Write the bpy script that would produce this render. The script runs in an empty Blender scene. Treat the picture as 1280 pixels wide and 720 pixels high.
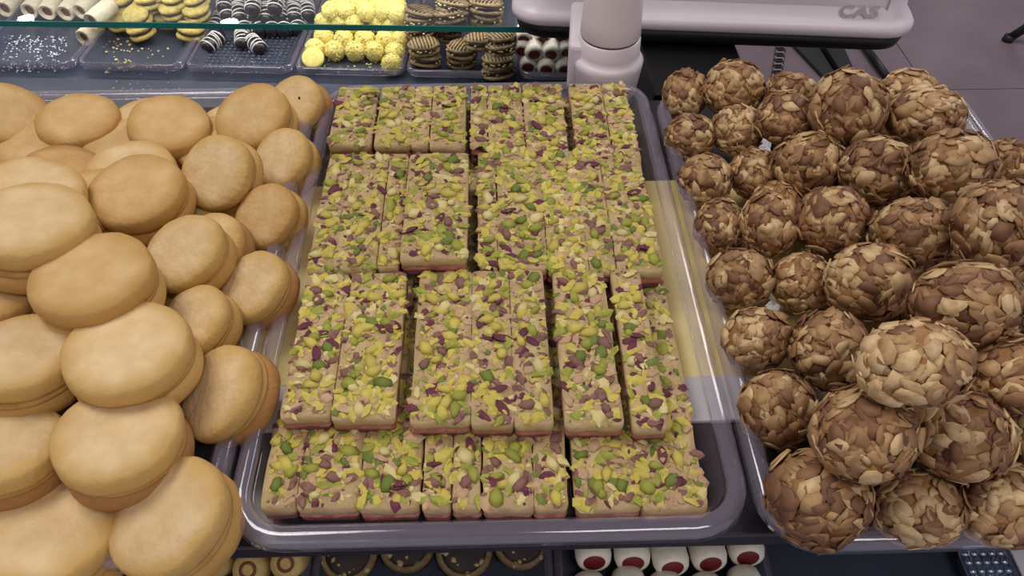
import bpy, bmesh, math, random
from mathutils import Vector, Matrix, noise
R = math.radians
scene = bpy.context.scene
col = scene.collection
random.seed(7)

# ------------------------------------------------------------------ camera, world, lights, exposure
F, H, PITCH, YAW = 1005.0, 0.4255, R(47), R(1.55)
cam_d = bpy.data.cameras.new('camera'); cam = bpy.data.objects.new('camera', cam_d); col.objects.link(cam)
cam.location = (0, 0, H); cam.rotation_euler = (R(90) - PITCH, 0, -YAW)
cam_d.sensor_width = 36; cam_d.lens = 36 * F / 1280; cam_d.clip_start = 0.01
scene.camera = cam

world = bpy.data.worlds.new('world'); scene.world = world; world.use_nodes = True
bg = world.node_tree.nodes['Background']; bg.inputs[0].default_value = (0.86, 0.80, 0.88, 1); bg.inputs[1].default_value = 0.50

def area(name, loc, target, sx, sy, power, color):
    d = bpy.data.lights.new(name, 'AREA'); d.shape = 'RECTANGLE'; d.size = sx; d.size_y = sy; d.energy = power; d.color = color
    o = bpy.data.objects.new(name, d); col.objects.link(o); o.location = loc
    o.rotation_euler = (Vector(target) - Vector(loc)).to_track_quat('-Z', 'Y').to_euler()
    return o
area('overhead_area_light', (-0.75, 0.75, 1.85), (-0.1, 0.45, 0), 0.9, 0.9, 22, (1.0, 0.96, 0.90))
area('overhead_area_light', (0.6, -0.7, 1.85), (0.1, 0.4, 0), 0.9, 0.6, 12, (1.0, 0.95, 0.91))
_l = area('shelf_strip_light', (-0.275, 0.936, -0.0185), (-0.275, 0.936, -1), 0.80, 0.016, 0.55, (1.0, 0.98, 0.94)); _l.rotation_euler = (0, 0, R(-3.8))
area('overhead_area_light', (2.0, 2.4, 1.9), (2.0, 2.4, -1), 1.2, 1.2, 40, (1.0, 0.95, 0.95))  # added fill that brightens the floor tiles, no known lamp there

vs = scene.view_settings
vs.view_transform = 'Standard'; vs.look = 'None'; vs.gamma = 1; vs.use_curve_mapping = False
vs.exposure = 0.0

# ------------------------------------------------------------------ helpers
fw = Vector((math.cos(PITCH) * math.sin(YAW), math.cos(PITCH) * math.cos(YAW), -math.sin(PITCH)))
rt = Vector((math.cos(YAW), -math.sin(YAW), 0)); upv = rt.cross(fw); CAM = Vector((0, 0, H))
def ray(x, y): return fw + rt * ((x - 640) / F) - upv * ((y - 360) / F)
def at(x, y, z):
    """survey point: where the sight line through a photo pixel meets the height z"""
    r = ray(x, y); return CAM + r * ((z - H) / r.z)
def depth(p): return (Vector(p) - CAM).dot(fw)

def lin(c):
    c = c / 255.0
    return c / 12.92 if c <= 0.04045 else ((c + 0.055) / 1.055) ** 2.4
def rgb(r, g, b): return (lin(r), lin(g), lin(b), 1)

def mat(name, c, rough=0.6, c2=None, scale=20, bump=0.0, bscale=None, metal=0.0, spec=0.5, vary=0.0, detail=4, stretch=None):
    m = bpy.data.materials.new(name); m.use_nodes = True
    nt = m.node_tree; b = nt.nodes['Principled BSDF']
    b.inputs['Roughness'].default_value = rough; b.inputs['Metallic'].default_value = metal
    b.inputs['Specular IOR Level'].default_value = spec
    b.inputs['Base Color'].default_value = rgb(*c)
    tc = nt.nodes.new('ShaderNodeTexCoord'); src = tc.outputs['Object']
    if stretch:
        mp = nt.nodes.new('ShaderNodeMapping'); mp.inputs['Scale'].default_value = stretch
        nt.links.new(src, mp.inputs[0]); src = mp.outputs[0]
    out = None
    if c2:
        n = nt.nodes.new('ShaderNodeTexNoise'); n.inputs['Scale'].default_value = scale; n.inputs['Detail'].default_value = detail
        nt.links.new(src, n.inputs['Vector'])
        rp = nt.nodes.new('ShaderNodeValToRGB'); rp.color_ramp.elements[0].position = 0.32; rp.color_ramp.elements[1].position = 0.68
        rp.color_ramp.elements[0].color = rgb(*c); rp.color_ramp.elements[1].color = rgb(*c2)
        nt.links.new(n.outputs[0], rp.inputs[0]); out = rp.outputs[0]
    if vary:
        oi = nt.nodes.new('ShaderNodeObjectInfo')
        hs = nt.nodes.new('ShaderNodeHueSaturation')
        mr = nt.nodes.new('ShaderNodeMapRange'); mr.inputs[3].default_value = 1 - vary; mr.inputs[4].default_value = 1 + vary
        nt.links.new(oi.outputs['Random'], mr.inputs[0]); nt.links.new(mr.outputs[0], hs.inputs['Value'])
        if out: nt.links.new(out, hs.inputs['Color'])
        else: hs.inputs['Color'].default_value = rgb(*c)
        out = hs.outputs[0]
    if out: nt.links.new(out, b.inputs['Base Color'])
    if bump:
        n2 = nt.nodes.new('ShaderNodeTexNoise'); n2.inputs['Scale'].default_value = bscale or scale; n2.inputs['Detail'].default_value = 5
        nt.links.new(src, n2.inputs['Vector'])
        bp = nt.nodes.new('ShaderNodeBump'); bp.inputs['Strength'].default_value = bump; bp.inputs['Distance'].default_value = 0.002
        nt.links.new(n2.outputs[0], bp.inputs['Height']); nt.links.new(bp.outputs[0], b.inputs['Normal'])
    return m

def clear(name, tint, refl=1.0, haze=0.03, rough=0.06, hazecol=(200, 200, 215)):
    m = bpy.data.materials.new(name); m.use_nodes = True; nt = m.node_tree; nt.nodes.clear()
    o = nt.nodes.new('ShaderNodeOutputMaterial'); tr = nt.nodes.new('ShaderNodeBsdfTransparent'); tr.inputs[0].default_value = (*tint, 1)
    gl = nt.nodes.new('ShaderNodeBsdfGlossy'); gl.inputs['Roughness'].default_value = rough; gl.inputs[0].default_value = (1, 1, 1, 1)
    df = nt.nodes.new('ShaderNodeBsdfDiffuse'); df.inputs[0].default_value = rgb(*hazecol)
    lw = nt.nodes.new('ShaderNodeLayerWeight'); pw_ = nt.nodes.new('ShaderNodeMath'); pw_.operation = 'POWER'; pw_.inputs[1].default_value = 5
    fr = nt.nodes.new('ShaderNodeMath'); fr.operation = 'MULTIPLY_ADD'; fr.inputs[1].default_value = 0.95; fr.inputs[2].default_value = 0.045
    nt.links.new(lw.outputs['Facing'], pw_.inputs[0]); nt.links.new(pw_.outputs[0], fr.inputs[0])
    ml = nt.nodes.new('ShaderNodeMath'); ml.operation = 'MULTIPLY'; ml.inputs[1].default_value = refl
    m1 = nt.nodes.new('ShaderNodeMixShader'); m1.inputs[0].default_value = haze
    m2 = nt.nodes.new('ShaderNodeMixShader')
    L = nt.links.new
    L(tr.outputs[0], m1.inputs[1]); L(df.outputs[0], m1.inputs[2]); L(fr.outputs[0], ml.inputs[0]); L(ml.outputs[0], m2.inputs[0])
    L(m1.outputs[0], m2.inputs[1]); L(gl.outputs[0], m2.inputs[2]); L(m2.outputs[0], o.inputs[0])
    return m

def emis(name, c, s):
    m = bpy.data.materials.new(name); m.use_nodes = True; b = m.node_tree.nodes['Principled BSDF']
    b.inputs['Emission Color'].default_value = rgb(*c); b.inputs['Emission Strength'].default_value = s
    return m

class MB:
    """collects shapes; each face keeps a material index"""
    def __init__(s): s.v = []; s.f = []; s.m = []
    def add(s, vs, fs, mi=0):
        o = len(s.v); s.v += [tuple(p) for p in vs]
        for f in fs: s.f.append(tuple(i + o for i in f)); s.m.append(mi)
    def box(s, x0, x1, y0, y1, z0, z1, mi=0):
        s.add([(x0,y0,z0),(x1,y0,z0),(x1,y1,z0),(x0,y1,z0),(x0,y0,z1),(x1,y0,z1),(x1,y1,z1),(x0,y1,z1)],
              [(3,2,1,0),(4,5,6,7),(0,1,5,4),(1,2,6,5),(2,3,7,6),(3,0,4,7)], mi)
    def lathe(s, prof, n=32, mi=0, mtx=None, wob=None):
        o = []; fs = []
        for k, (r, z) in enumerate(prof):
            for i in range(n):
                a = 2 * math.pi * i / n
                rr = r * (wob(a, k) if wob else 1)
                p = Vector((rr * math.cos(a), rr * math.sin(a), z)); o.append(mtx @ p if mtx else p)
        for k in range(len(prof) - 1):
            for i in range(n):
                j = (i + 1) % n; fs.append((k*n+i, k*n+j, (k+1)*n+j, (k+1)*n+i))
        fs.append(tuple(range(n - 1, -1, -1))); fs.append(tuple((len(prof)-1)*n + i for i in range(n)))
        s.add(o, fs, mi)
    def loops(s, loops, mi=0, cap0=True, cap1=True):
        n = len(loops[0]); fs = []
        for k in range(len(loops) - 1):
            for i in range(n):
                j = (i + 1) % n; fs.append((k*n+i, k*n+j, (k+1)*n+j, (k+1)*n+i))
        if cap0: fs.append(tuple(range(n - 1, -1, -1)))
        if cap1: fs.append(tuple((len(loops)-1)*n + i for i in range(n)))
        s.add([p for l in loops for p in l], fs, mi)
    def tube(s, a, b, r0, r1=None, n=12, mi=0):
        a = Vector(a); b = Vector(b); r1 = r0 if r1 is None else r1
        q = (b - a).to_track_quat('Z', 'Y').to_matrix().to_4x4(); q.translation = a
        s.lathe([(r0, 0), (r1, (b - a).length)], n, mi, q)
    def mesh(s, name, mats, smooth=True):
        me = bpy.data.meshes.new(name); me.from_pydata(s.v, [], s.f)
        for m in (mats if isinstance(mats, (list, tuple)) else [mats]): me.materials.append(m)
        for p, i in zip(me.polygons, s.m): p.material_index = i; p.use_smooth = smooth
        me.update(); return me

def link(name, me, parent=None, loc=None, smooth_angle=None):
    o = bpy.data.objects.new(name, me); col.objects.link(o)
    if parent: o.parent = parent
    if loc is not None: o.location = loc
    return o
def tag(o, label=None, cat=None, group=None, kind=None):
    if label: o['label'] = label
    if cat: o['category'] = cat
    if group: o['group'] = group
    if kind: o['kind'] = kind
    return o
def thing(name, label, cat, group=None, loc=(0,0,0), rot=None):
    o = bpy.data.objects.new(name, None); col.objects.link(o); o.location = loc; o.empty_display_size = 0.01
    if rot is not None: o.rotation_euler = rot
    return tag(o, label, cat, group)
def bevel(o, w, seg=3):
    m = o.modifiers.new('bevel', 'BEVEL'); m.width = w; m.segments = seg; m.limit_method = 'ANGLE'; return o
def rrect(w, l, r, z, n=6, cx=0, cy=0):
    pts = []
    for (sx, sy, a0) in ((1, -1, -90), (1, 1, 0), (-1, 1, 90), (-1, -1, 180)):
        for i in range(n + 1):
            a = R(a0 + 90 * i / n)
            pts.append((cx + sx * (w/2 - r) + r * math.cos(a), cy + sy * (l/2 - r) + r * math.sin(a), z))
    return pts
ORD = ['first','second','third','fourth','fifth','sixth','seventh','eighth','ninth','tenth','eleventh','twelfth']
def nth(i, n):
    if i == 0: return 'leftmost'
    if i == n - 1: return 'rightmost'
    return ORD[i] + ' from the left'

# unit low chunk: icosahedron
_t = (1 + 5 ** .5) / 2
ICO_V = [Vector(v).normalized() for v in ((-1,_t,0),(1,_t,0),(-1,-_t,0),(1,-_t,0),(0,-1,_t),(0,1,_t),(0,-1,-_t),(0,1,-_t),(_t,0,-1),(_t,0,1),(-_t,0,-1),(-_t,0,1))]
ICO_F = [(0,11,5),(0,5,1),(0,1,7),(0,7,10),(0,10,11),(1,5,9),(5,11,4),(11,10,2),(10,7,6),(7,1,8),(3,9,4),(3,4,2),(3,2,6),(3,6,8),(3,8,9),(4,9,5),(2,4,11),(6,2,10),(8,6,7),(9,8,1)]
def chunk(mb, c, sx, sy, sz, rot, rnd, mi=0, jit=0.25):
    c = Vector(c)
    mb.add([c + rot @ Vector((v.x*sx*(1+rnd.uniform(-jit,jit)), v.y*sy*(1+rnd.uniform(-jit,jit)), v.z*sz)) for v in ICO_V], ICO_F, mi)

def ball_mesh(name, mats, r=1.0, amp=0.06, freq=3.0, seed=0, sub=3, mi=0):
    bm = bmesh.new(); bmesh.ops.create_icosphere(bm, subdivisions=sub, radius=1)
    for v in bm.verts:
        d = v.co.normalized(); v.co = d * r * (1 + amp * noise.noise(d * freq + Vector((seed*7.1, seed*3.3, 1.7))) + amp*0.5*noise.noise(d * freq * 2.7 + Vector((seed, 9, seed))))
    me = bpy.data.meshes.new(name); bm.to_mesh(me); bm.free()
    for m in (mats if isinstance(mats, list) else [mats]): me.materials.append(m)
    for p in me.polygons: p.use_smooth = True
    return me

# ------------------------------------------------------------------ materials
M_board = mat('dark_counter', (34, 30, 38), 0.25, (44, 40, 50), 30)
M_deck = mat('slate_deck', (52, 58, 74), 0.45, (64, 70, 88), 25, bump=0.1, bscale=200)
M_gold = mat('gold_board', (250, 226, 130), 0.3, (252, 238, 176), 60, metal=0.0, stretch=(1, 0.05, 1), bump=0.15, bscale=50)
M_silver = mat('silver_edge', (226, 226, 230), 0.3, metal=0.2)
M_plastic = clear('clear_plastic', (0.985, 0.98, 0.985), 0.8, 0.02, 0.07)
M_rim = clear('clear_plastic_rim', (0.95, 0.94, 0.96), 1.2, 0.10, 0.09, (204, 194, 216))
M_traydark = clear('smoky_plastic', (0.72, 0.73, 0.78), 0.7, 0.10, 0.22, (150, 160, 180))
M_glass = clear('shelf_glass', (0.95, 0.97, 0.965), 0.6, 0.015, 0.01)
M_glassedge = mat('glass_edge', (40, 116, 110), 0.12, (52, 138, 130), 8)
M_floor = mat('floor_tile', (112, 98, 106), 0.22, (124, 109, 116), 5, spec=0.5)
M_grout = mat('grout', (60, 50, 58), 0.8)
M_white = mat('scale_white', (222, 212, 218), 0.35, (228, 218, 224), 10)
M_black = mat('black_plastic', (16, 14, 18), 0.5)
M_grey = mat('grey_rubber', (120, 112, 112), 0.7)
M_ceil = mat('ceiling_paint', (190, 186, 190), 0.8)

# ------------------------------------------------------------------ setting
mb = MB(); mb.box(-1.6, 4.0, -0.6, 4.6, -1.0, -0.956); floor = tag(link('floor', mb.mesh('floor', M_grout, False)), kind='structure')
mb = MB(); mb.box(0.0015, 0.5985, 0.0015, 0.5985, -0.006, 0); tile_me = mb.mesh('tile', M_floor, False)
for i in range(-2, 5):
    for j in range(-3, 5):
        t = link('tile', tile_me, floor, (1.32 + 0.6 * (i - 1), 2.07 + 0.6 * (j - 0), -0.95))
mb = MB(); mb.box(-6, 7, -3, 10, 1.98, 2.02); tag(link('ceiling', mb.mesh('ceiling', M_ceil, False)), kind='structure')

# display case: lower deck, upper board, sides
def single(name, mbx, m, label, cat, bev=0, smooth=False, group=None, kind=None):
    o = link(name, mbx.mesh(name, m, smooth)); tag(o, label, cat, group, kind)
    if bev: bevel(o, bev)
    return o
def lshape(z0, z1, e=0.0):
    pts = [(-0.80+e, 0.10+e), (0.43-e, 0.10+e), (0.43-e, 0.636-e), (0.25-e, 0.636-e), (0.25-e, 1.30-e), (-0.80+e, 1.30-e)]
    m_ = MB(); m_.loops([[(x, y, z) for x, y in pts] for z in (z0, z1)]); return m_
mb = lshape(-0.142, -0.127)
single('display_deck', mb, M_deck, 'slate blue lower shelf deck of the pastry display case', 'shelf', 0.002)
mb = MB(); mb.box(-0.46, 0.432, 0.203, 0.632, -0.014, 0.0)
single('counter_board', mb, M_board, 'dark counter board carrying the three clear sweet trays', 'counter', 0.002)
for x0, lab in ((-0.46, 'black upright panel under the left end of the counter board'), (0.42, 'black upright panel under the right end of the counter board')):
    mb = MB(); mb.box(x0, x0 + 0.01, 0.21, 0.63, -0.127, -0.014); single('support_panel', mb, M_black, lab, 'panel', 0.001, group='board supports')
mb = lshape(-0.95, -0.142, 0.015); single('cabinet_base', mb, M_black, 'black cabinet base below the display deck, standing on the floor', 'cabinet', 0.003)
mb = MB(); mb.box(0.150, 0.245, 0.640, 1.02, -0.127, 0.0); single('black_plinth', mb, M_black, 'black block under the white scale, behind the almond balls', 'plinth', 0.002)
# gold panel with silver front edge
gp = thing('gold_panel', 'shiny gold panel with silver front edge lying under the clear trays', 'panel', loc=(-0.01, 0.29, 0.0))
mb = MB(); mb.box(-0.43, 0.43, 0.022, 0.222, 0.0, 0.0025); bevel(link('gold_sheet', mb.mesh('gold_sheet', M_gold, False), gp), 0.0006, 2)
mb = MB(); mb.box(-0.43, 0.43, -0.013, 0.022, 0.0, 0.004); bevel(tag(link('front_edge', mb.mesh('front_edge', M_silver, False), gp), 'silver metal front edge'), 0.0015, 2)

# ------------------------------------------------------------------ clear trays
def make_tray(cx, cy, W, L, label, h=0.022, z0=0.003, name='clear_tray', m=None, mr=None, flange=0.010, group=None, rotz=0, rc=0.022):
    t = thing(name, label, 'tray', group, (cx, cy, z0), (0, 0, rotz))
    w, l = W - 2 * flange, L - 2 * flange
    mb = MB()
    loops = [rrect(w-0.034, l-0.034, rc*0.5, 0.0), rrect(w-0.022, l-0.022, rc*0.7, 0.0012), rrect(w-0.016, l-0.016, rc*0.8, 0.005), rrect(w-0.004, l-0.004, rc*0.95, h-0.003), rrect(w, l, rc, h)]
    mb.loops(loops, cap1=False)
    b = link('tray_body', mb.mesh('tray_body', m or M_plastic), t)
    sm = b.modifiers.new('solid', 'SOLIDIFY'); sm.thickness = 0.0012
    mb = MB()
    loops = [rrect(w, l, rc, h), rrect(w+0.004, l+0.004, rc+0.002, h+0.0022), rrect(W-0.006, L-0.006, rc+flange-0.003, h+0.002), rrect(W-0.001, L-0.001, rc+flange, h-0.0005), rrect(W, L, rc+flange, h-0.006)]
    mb.loops(loops, cap0=False, cap1=False)
    r = link('rim', mb.mesh('rim', mr or M_rim), t)
    sm = r.modifiers.new('solid', 'SOLIDIFY'); sm.thickness = 0.0012
    return t
make_tray(-0.0065, 0.407, 0.284, 0.430, 'clear plastic tray holding the pistachio-topped bars')
make_tray(-0.2955, 0.402, 0.284, 0.436, 'clear plastic tray holding the round sandwich biscuits')
make_tray(0.2755, 0.395, 0.270, 0.424, 'clear plastic tray holding the almond-flaked balls')

# ------------------------------------------------------------------ pistachio bars
M_nougat = mat('nougat', (188, 160, 112), 0.65, (204, 178, 134), 90, bump=0.5, bscale=250)
M_jam = mat('red_jam', (158, 66, 76), 0.4, (192, 130, 112), 160, bump=0.3, bscale=200)
M_base = mat('dark_biscuit_base', (112, 70, 62), 0.7, (84, 46, 50), 150)
PM = [mat('pistachio_yellow', (190, 174, 66), 0.7, (206, 190, 100), 300, vary=0.1),
      mat('pistachio_green', (136, 142, 50), 0.7, (168, 166, 70), 300, vary=0.1),
      mat('nut_beige', (180, 144, 106), 0.7, (196, 164, 130), 300, vary=0.1),
      mat('pistachio_skin', (116, 78, 72), 0.75, (146, 106, 90), 300, vary=0.1),
      mat('rose_petal', (84, 34, 52), 0.75, (116, 54, 70), 300, vary=0.1),
      mat('pistachio_deep_green', (96, 114, 42), 0.7, (122, 132, 54), 300, vary=0.1),
      mat('pistachio_pale', (206, 192, 122), 0.7, (214, 200, 144), 300, vary=0.1)]
WTS = [28, 15, 22, 14, 7, 5, 9]
SINGLE = {}
def bit_mesh(kind, v):
    if (kind, v) not in SINGLE:
        rnd = random.Random(kind * 13 + v); mb = MB()
        if kind == 4:   # petal: curled thin leaf
            n = 7; top = []; bot = []
            for i in range(n + 1):
                u = i / n - 0.5; wv = 0.42 * (1 - (2 * u) ** 2) ** 0.6 + 0.02
                for s in (-1, 0, 1): top.append((u * 2, s * wv, 0.15 * s * s + 0.25 * u * u + 0.05 * rnd.random()))
            o = len(top); bot = [(x, y, z - 0.1) for x, y, z in top]
            fs = []
            for i in range(n):
                for s in range(2):
                    a = i*3+s; fs.append((a, a+3, a+4, a+1)); fs.append((o+a+1, o+a+4, o+a+3, o+a))
            mb.add(top + bot, fs)
        else:
            chunk(mb, (0,0,0), 1.0, 0.66, 0.36, Matrix.Identity(3), rnd, jit=0.35)
        SINGLE[(kind, v)] = mb.mesh('pistachio_piece', PM[kind])
    return SINGLE[(kind, v)]

def make_bar(c, w, l, h, rotz, label, group, seed, tilt=0.0, roll=0.0, nice=True, dens=1.0):
    """c = centre of the bar's underside"""
    rnd = random.Random(seed)
    t = thing('pistachio_bar', label, 'pastry', group, c, (tilt, roll, rotz))
    nx, ny = max(4, int(w / 0.006)), max(8, int(l / 0.008))
    def layer(name, z0, z1, m, inset, wob):
        mb = MB(); lo = []
        for z, e in ((z0, inset), ((z0+z1)/2, inset - wob*0.6), (z1, inset)):
            pts = []
            rr = rnd.random() * 50
            for p in rrect(w - 2*e, l - 2*e, 0.0025, z, 2):
                d = noise.noise(Vector((p[0]*90 + rr, p[1]*90, z*150))) * wob
                pts.append((p[0] + d * (1 if p[0] > 0 else -1), p[1] + d * (1 if p[1] > 0 else -1), z))
            # subdivide the long sides so they wander
            q = []
            for i, p in enumerate(pts):
                b = pts[(i+1) % len(pts)]; q.append(p)
                dist = math.dist(p[:2], b[:2]); k = 7
                if dist > 0.008:
                    for s in range(1, k):
                        f = s / k; x = p[0]+(b[0]-p[0])*f; y = p[1]+(b[1]-p[1])*f
                        d = noise.noise(Vector((x*120 + rr, y*120, z*200))) * wob
                        q.append((x + d, y + d, z))
                else:
                    pass
            lo.append(q)
        n = min(len(a) for a in lo); lo = [a[:n] for a in lo]
        mb.loops(lo); return link(name, mb.mesh(name, m), t)
    layer('biscuit_base', 0.0, h * 0.24, M_base, 0.0006, 0.0006)
    layer('jam_layer', h * 0.22, h * 0.52, M_jam, 0.0004, 0.0012)
    nl = layer('nougat_layer', h * 0.48, h, M_nougat, 0.0, 0.0009)
    mb = MB(); n = int(w * l * 98000 * dens)
    for i in range(n):
        k = rnd.choices(range(7), WTS)[0]
        s = 0.0010 + 0.0034 * rnd.random() ** 1.7 * (1.12 if k in (0, 1) else 1)
        x = rnd.uniform(-w/2 + 0.001, w/2 - 0.001); y = rnd.uniform(-l/2 + 0.001, l/2 - 0.001)
        rot = Matrix.Rotation(rnd.uniform(0, 6.3), 3, 'Z') @ Matrix.Rotation(rnd.uniform(-.5, .5), 3, 'X')
        chunk(mb, (x, y, h + rnd.uniform(-0.0006, 0.0006)), s * rnd.uniform(1, 1.5), s * rnd.uniform(.65, 1.0), s * rnd.uniform(.3, .55), rot, rnd, k, 0.42)
    tag(link('chopped_pistachio', mb.mesh('chopped_pistachio', PM, False), nl), 'chopped pistachio and petal crumbs', kind='stuff')
    if nice:
        for i in range(max(5, int(w * l * 5200))):
            k = rnd.choices([0, 1, 6, 4, 5, 3], [9, 6, 4, 3, 3, 3])[0]
            o = link('rose_petal' if k == 4 else 'pistachio_piece', bit_mesh(k, rnd.randrange(4)), nl)
            s = rnd.uniform(0.0044, 0.0068)
            o.scale = (s, s, s); o.location = (rnd.uniform(-w/2 + 0.004, w/2 - 0.004), rnd.uniform(-l/2 + 0.004, l/2 - 0.004), h + 0.0010)
            o.rotation_euler = (rnd.uniform(-.3, .3), rnd.uniform(-.3, .3), rnd.uniform(0, 6.3))
    return t
BH = 0.0175
TOP = {1: 0.0225, 2: 0.0385, 3: 0.0395, 4: 0.0415}
#  row: list of (x px left, x px right at the bar's front edge, y px of the front edge, y px of the back edge, extra height, turn)
ROWS = {
 1: [(324, 368, 632), (369, 446, 633), (447, 523, 634), (527, 563, 634), (565, 601, 634), (604, 668, 634), (670, 712, 634, 0, -1.5), (721, 803, 634), (804, 887, 634)],
 2: [(349, 411, 520), (413, 493, 522), (512, 588, 526), (589, 643, 528), (644, 692, 529), (707, 780, 530), (793, 836, 534)],
 3: [(383, 414, 338), (415, 469, 335), (471, 498, 334), (500, 583, 322, 0.012), (597, 622, 335), (624, 685, 335), (686, 737, 338), (738, 771, 338), (773, 830, 338)],
 4: [(410, 463, 180), (467, 512, 180), (513, 535, 180), (537, 581, 182), (588, 609, 183), (611, 657, 197), (659, 712, 200), (724, 768, 200), (770, 802, 200)],
}
BACK = {1: 505, 2: 338, 3: 190, 4: 106}
seed = 100
RN = {1: 'front row', 2: 'second row from the front', 3: 'third row from the front', 4: 'back row'}
for r, bars in ROWS.items():
    for i, b in enumerate(bars):
        x0, x1, y1 = b[:3]; dz = b[3] if len(b) > 3 else 0; turn = b[4] if len(b) > 4 else 0
        zt = TOP[r] + dz
        A, B = at(x0, y1, zt), at(x1, y1, zt); back = at(600, BACK[r], zt).y
        fy = (A.y + B.y) / 2; w = abs(B.x - A.x) - 0.0004; l = back - fy - 0.001
        c = Vector(((A.x + B.x) / 2, fy + l / 2, zt - BH)); seed += 1
        lab = 'pistachio-topped pink and cream bar, %s in the %s' % (nth(i, len(bars)), RN[r])
        if dz: lab = 'raised pistachio-topped bar with exposed cream sides, standing proud in the third row'
        make_bar(c, w, l, BH, R(turn), lab, 'pistachio bars in the clear tray', seed)
# lower layer that carries rows two to four
for r, (y0, y1) in enumerate(((0.268, 0.385), (0.387, 0.50), (0.502, 0.606))):
    xs = [-0.130, -0.094, -0.058, -0.02, 0.016, 0.052, 0.084, 0.116]
    for i in range(len(xs) - 1):
        seed += 1
        make_bar(Vector(((xs[i]+xs[i+1])/2, (y0+y1)/2, 0.0045)), xs[i+1]-xs[i]-0.001, y1-y0, 0.0145, 0, ('lower-layer pistachio bar showing along the right side, %s of three' % ('nearest', 'middle', 'farthest')[r]) if i == 6 else ('lower-layer pistachio bar showing along the left side, %s of three' % ('nearest', 'middle', 'farthest')[r]) if i == 0 else 'pistachio-topped bar buried under the upper layer of bars', 'buried pistachio bars', seed, nice=False, dens=0.8)

# ------------------------------------------------------------------ sandwich biscuits
def biscuit_mat(name, c, c2, edge):
    m = mat(name, c, 0.68, c2, 70, bump=0.55, bscale=230, vary=0.06, spec=0.2, detail=8)
    nt = m.node_tree; b = nt.nodes['Principled BSDF']; old = b.inputs['Base Color'].links[0].from_socket
    tc = nt.nodes.new('ShaderNodeTexCoord'); sx = nt.nodes.new('ShaderNodeVectorMath'); sx.operation = 'MULTIPLY'; sx.inputs[1].default_value = (1, 1, 0)
    ln = nt.nodes.new('ShaderNodeVectorMath'); ln.operation = 'LENGTH'
    ns = nt.nodes.new('ShaderNodeTexNoise'); ns.inputs['Scale'].default_value = 60
    ad = nt.nodes.new('ShaderNodeMath'); ad.operation = 'MULTIPLY_ADD'; ad.inputs[1].default_value = 0.012
    mr = nt.nodes.new('ShaderNodeMapRange'); mr.interpolation_type = 'SMOOTHSTEP'; mr.inputs[1].default_value = 0.027; mr.inputs[2].default_value = 0.0405
    mx = nt.nodes.new('ShaderNodeMix'); mx.data_type = 'RGBA'; mx.inputs[7].default_value = rgb(*edge)
    L = nt.links.new
    L(tc.outputs['Object'], sx.inputs[0]); L(sx.outputs[0], ln.inputs[0]); L(tc.outputs['Object'], ns.inputs['Vector'])
    L(ns.outputs[0], ad.inputs[0]); L(ln.outputs['Value'], ad.inputs[2]); L(ad.outputs[0], mr.inputs[0]); L(mr.outputs[0], mx.inputs[0])
    L(old, mx.inputs[6]); L(mx.outputs[2], b.inputs['Base Color'])
    return m
M_bis = biscuit_mat('pale_biscuit', (226, 198, 152), (212, 180, 130), (202, 164, 98))
M_bis2 = biscuit_mat('golden_biscuit', (216, 182, 130), (202, 164, 108), (192, 150, 86))
M_bis3 = biscuit_mat('brown_biscuit', (206, 166, 110), (190, 148, 92), (172, 126, 74))
M_cream = mat('yellow_cream', (190, 150, 82), 0.6, (176, 134, 70), 120, bump=0.3)
BR = 0.034
def bis_mesh(name, m, seed, flip=False):
    rnd = random.Random(seed); mb = MB(); ph = rnd.random() * 6
    prof = [(0.30, 0.0), (0.80, 0.0002), (0.95, 0.0012), (1.0, 0.0042), (0.996, 0.0072), (0.972, 0.0098), (0.92, 0.0114), (0.72, 0.0125), (0.45, 0.0130), (0.2, 0.0133)]
    n = 40
    def wob(a, k): return 1 + 0.012 * math.sin(2*a + ph) + 0.01 * math.sin(5*a + ph*2) + 0.006 * math.sin(11*a + k)
    mb.lathe([(r * BR, z) for r, z in prof], n, 0, None, wob)
    for i, v in enumerate(mb.v):
        if v[2] > 0.006:
            mb.v[i] = (v[0], v[1], v[2] + 0.0007 * noise.noise(Vector((v[0]*70 + seed, v[1]*70, seed))))
        if flip: mb.v[i] = (v[0], v[1], 0.0133 - v[2])
    if flip: mb.f = [tuple(reversed(f)) for f in mb.f]
    return mb.mesh(name, m)
TOPS = {k: [bis_mesh('top_biscuit', m, s + 10*j) for s in range(3)] for j, (k, m) in enumerate((('p', M_bis), ('g', M_bis2), ('b', M_bis3)))}
BOTS = {k: [bis_mesh('bottom_biscuit', m, s + 50 + 10*j, True) for s in range(2)] for j, (k, m) in enumerate((('p', M_bis), ('g', M_bis2), ('b', M_bis3)))}
mb = MB(); mb.lathe([(0.030, 0), (0.0322, 0.0008), (0.0322, 0.0022), (0.030, 0.003)], 36); CREAM = mb.mesh('cream_filling', M_cream)
def make_cookie(base, n, D, label, group, tc='p', bc='g', seed=0, thick=1.0):
    rnd = random.Random(seed)
    q = Vector(n).normalized().to_track_quat('Z', 'Y') @ Matrix.Rotation(rnd.uniform(0, 6.28), 4, 'Z').to_quaternion()
    t = thing('sandwich_biscuit', label, 'biscuit', group, base); t.rotation_mode = 'QUATERNION'; t.rotation_quaternion = q
    s = D / (2 * BR); t.scale = (s, s, s * thick)
    link('bottom_biscuit', BOTS[bc][rnd.randrange(2)], t)
    link('cream_filling', CREAM, t, (rnd.uniform(-.0006, .0006), rnd.uniform(-.0006, .0006), 0.0122))
    o = link('top_biscuit', TOPS[tc][rnd.randrange(3)], t, (rnd.uniform(-.0012, .0012), rnd.uniform(-.0012, .0012), 0.0142))
    o.rotation_euler = (rnd.uniform(-.03, .03), rnd.uniform(-.03, .03), rnd.uniform(0, 6))
    return t
CT = 0.0275
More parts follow.
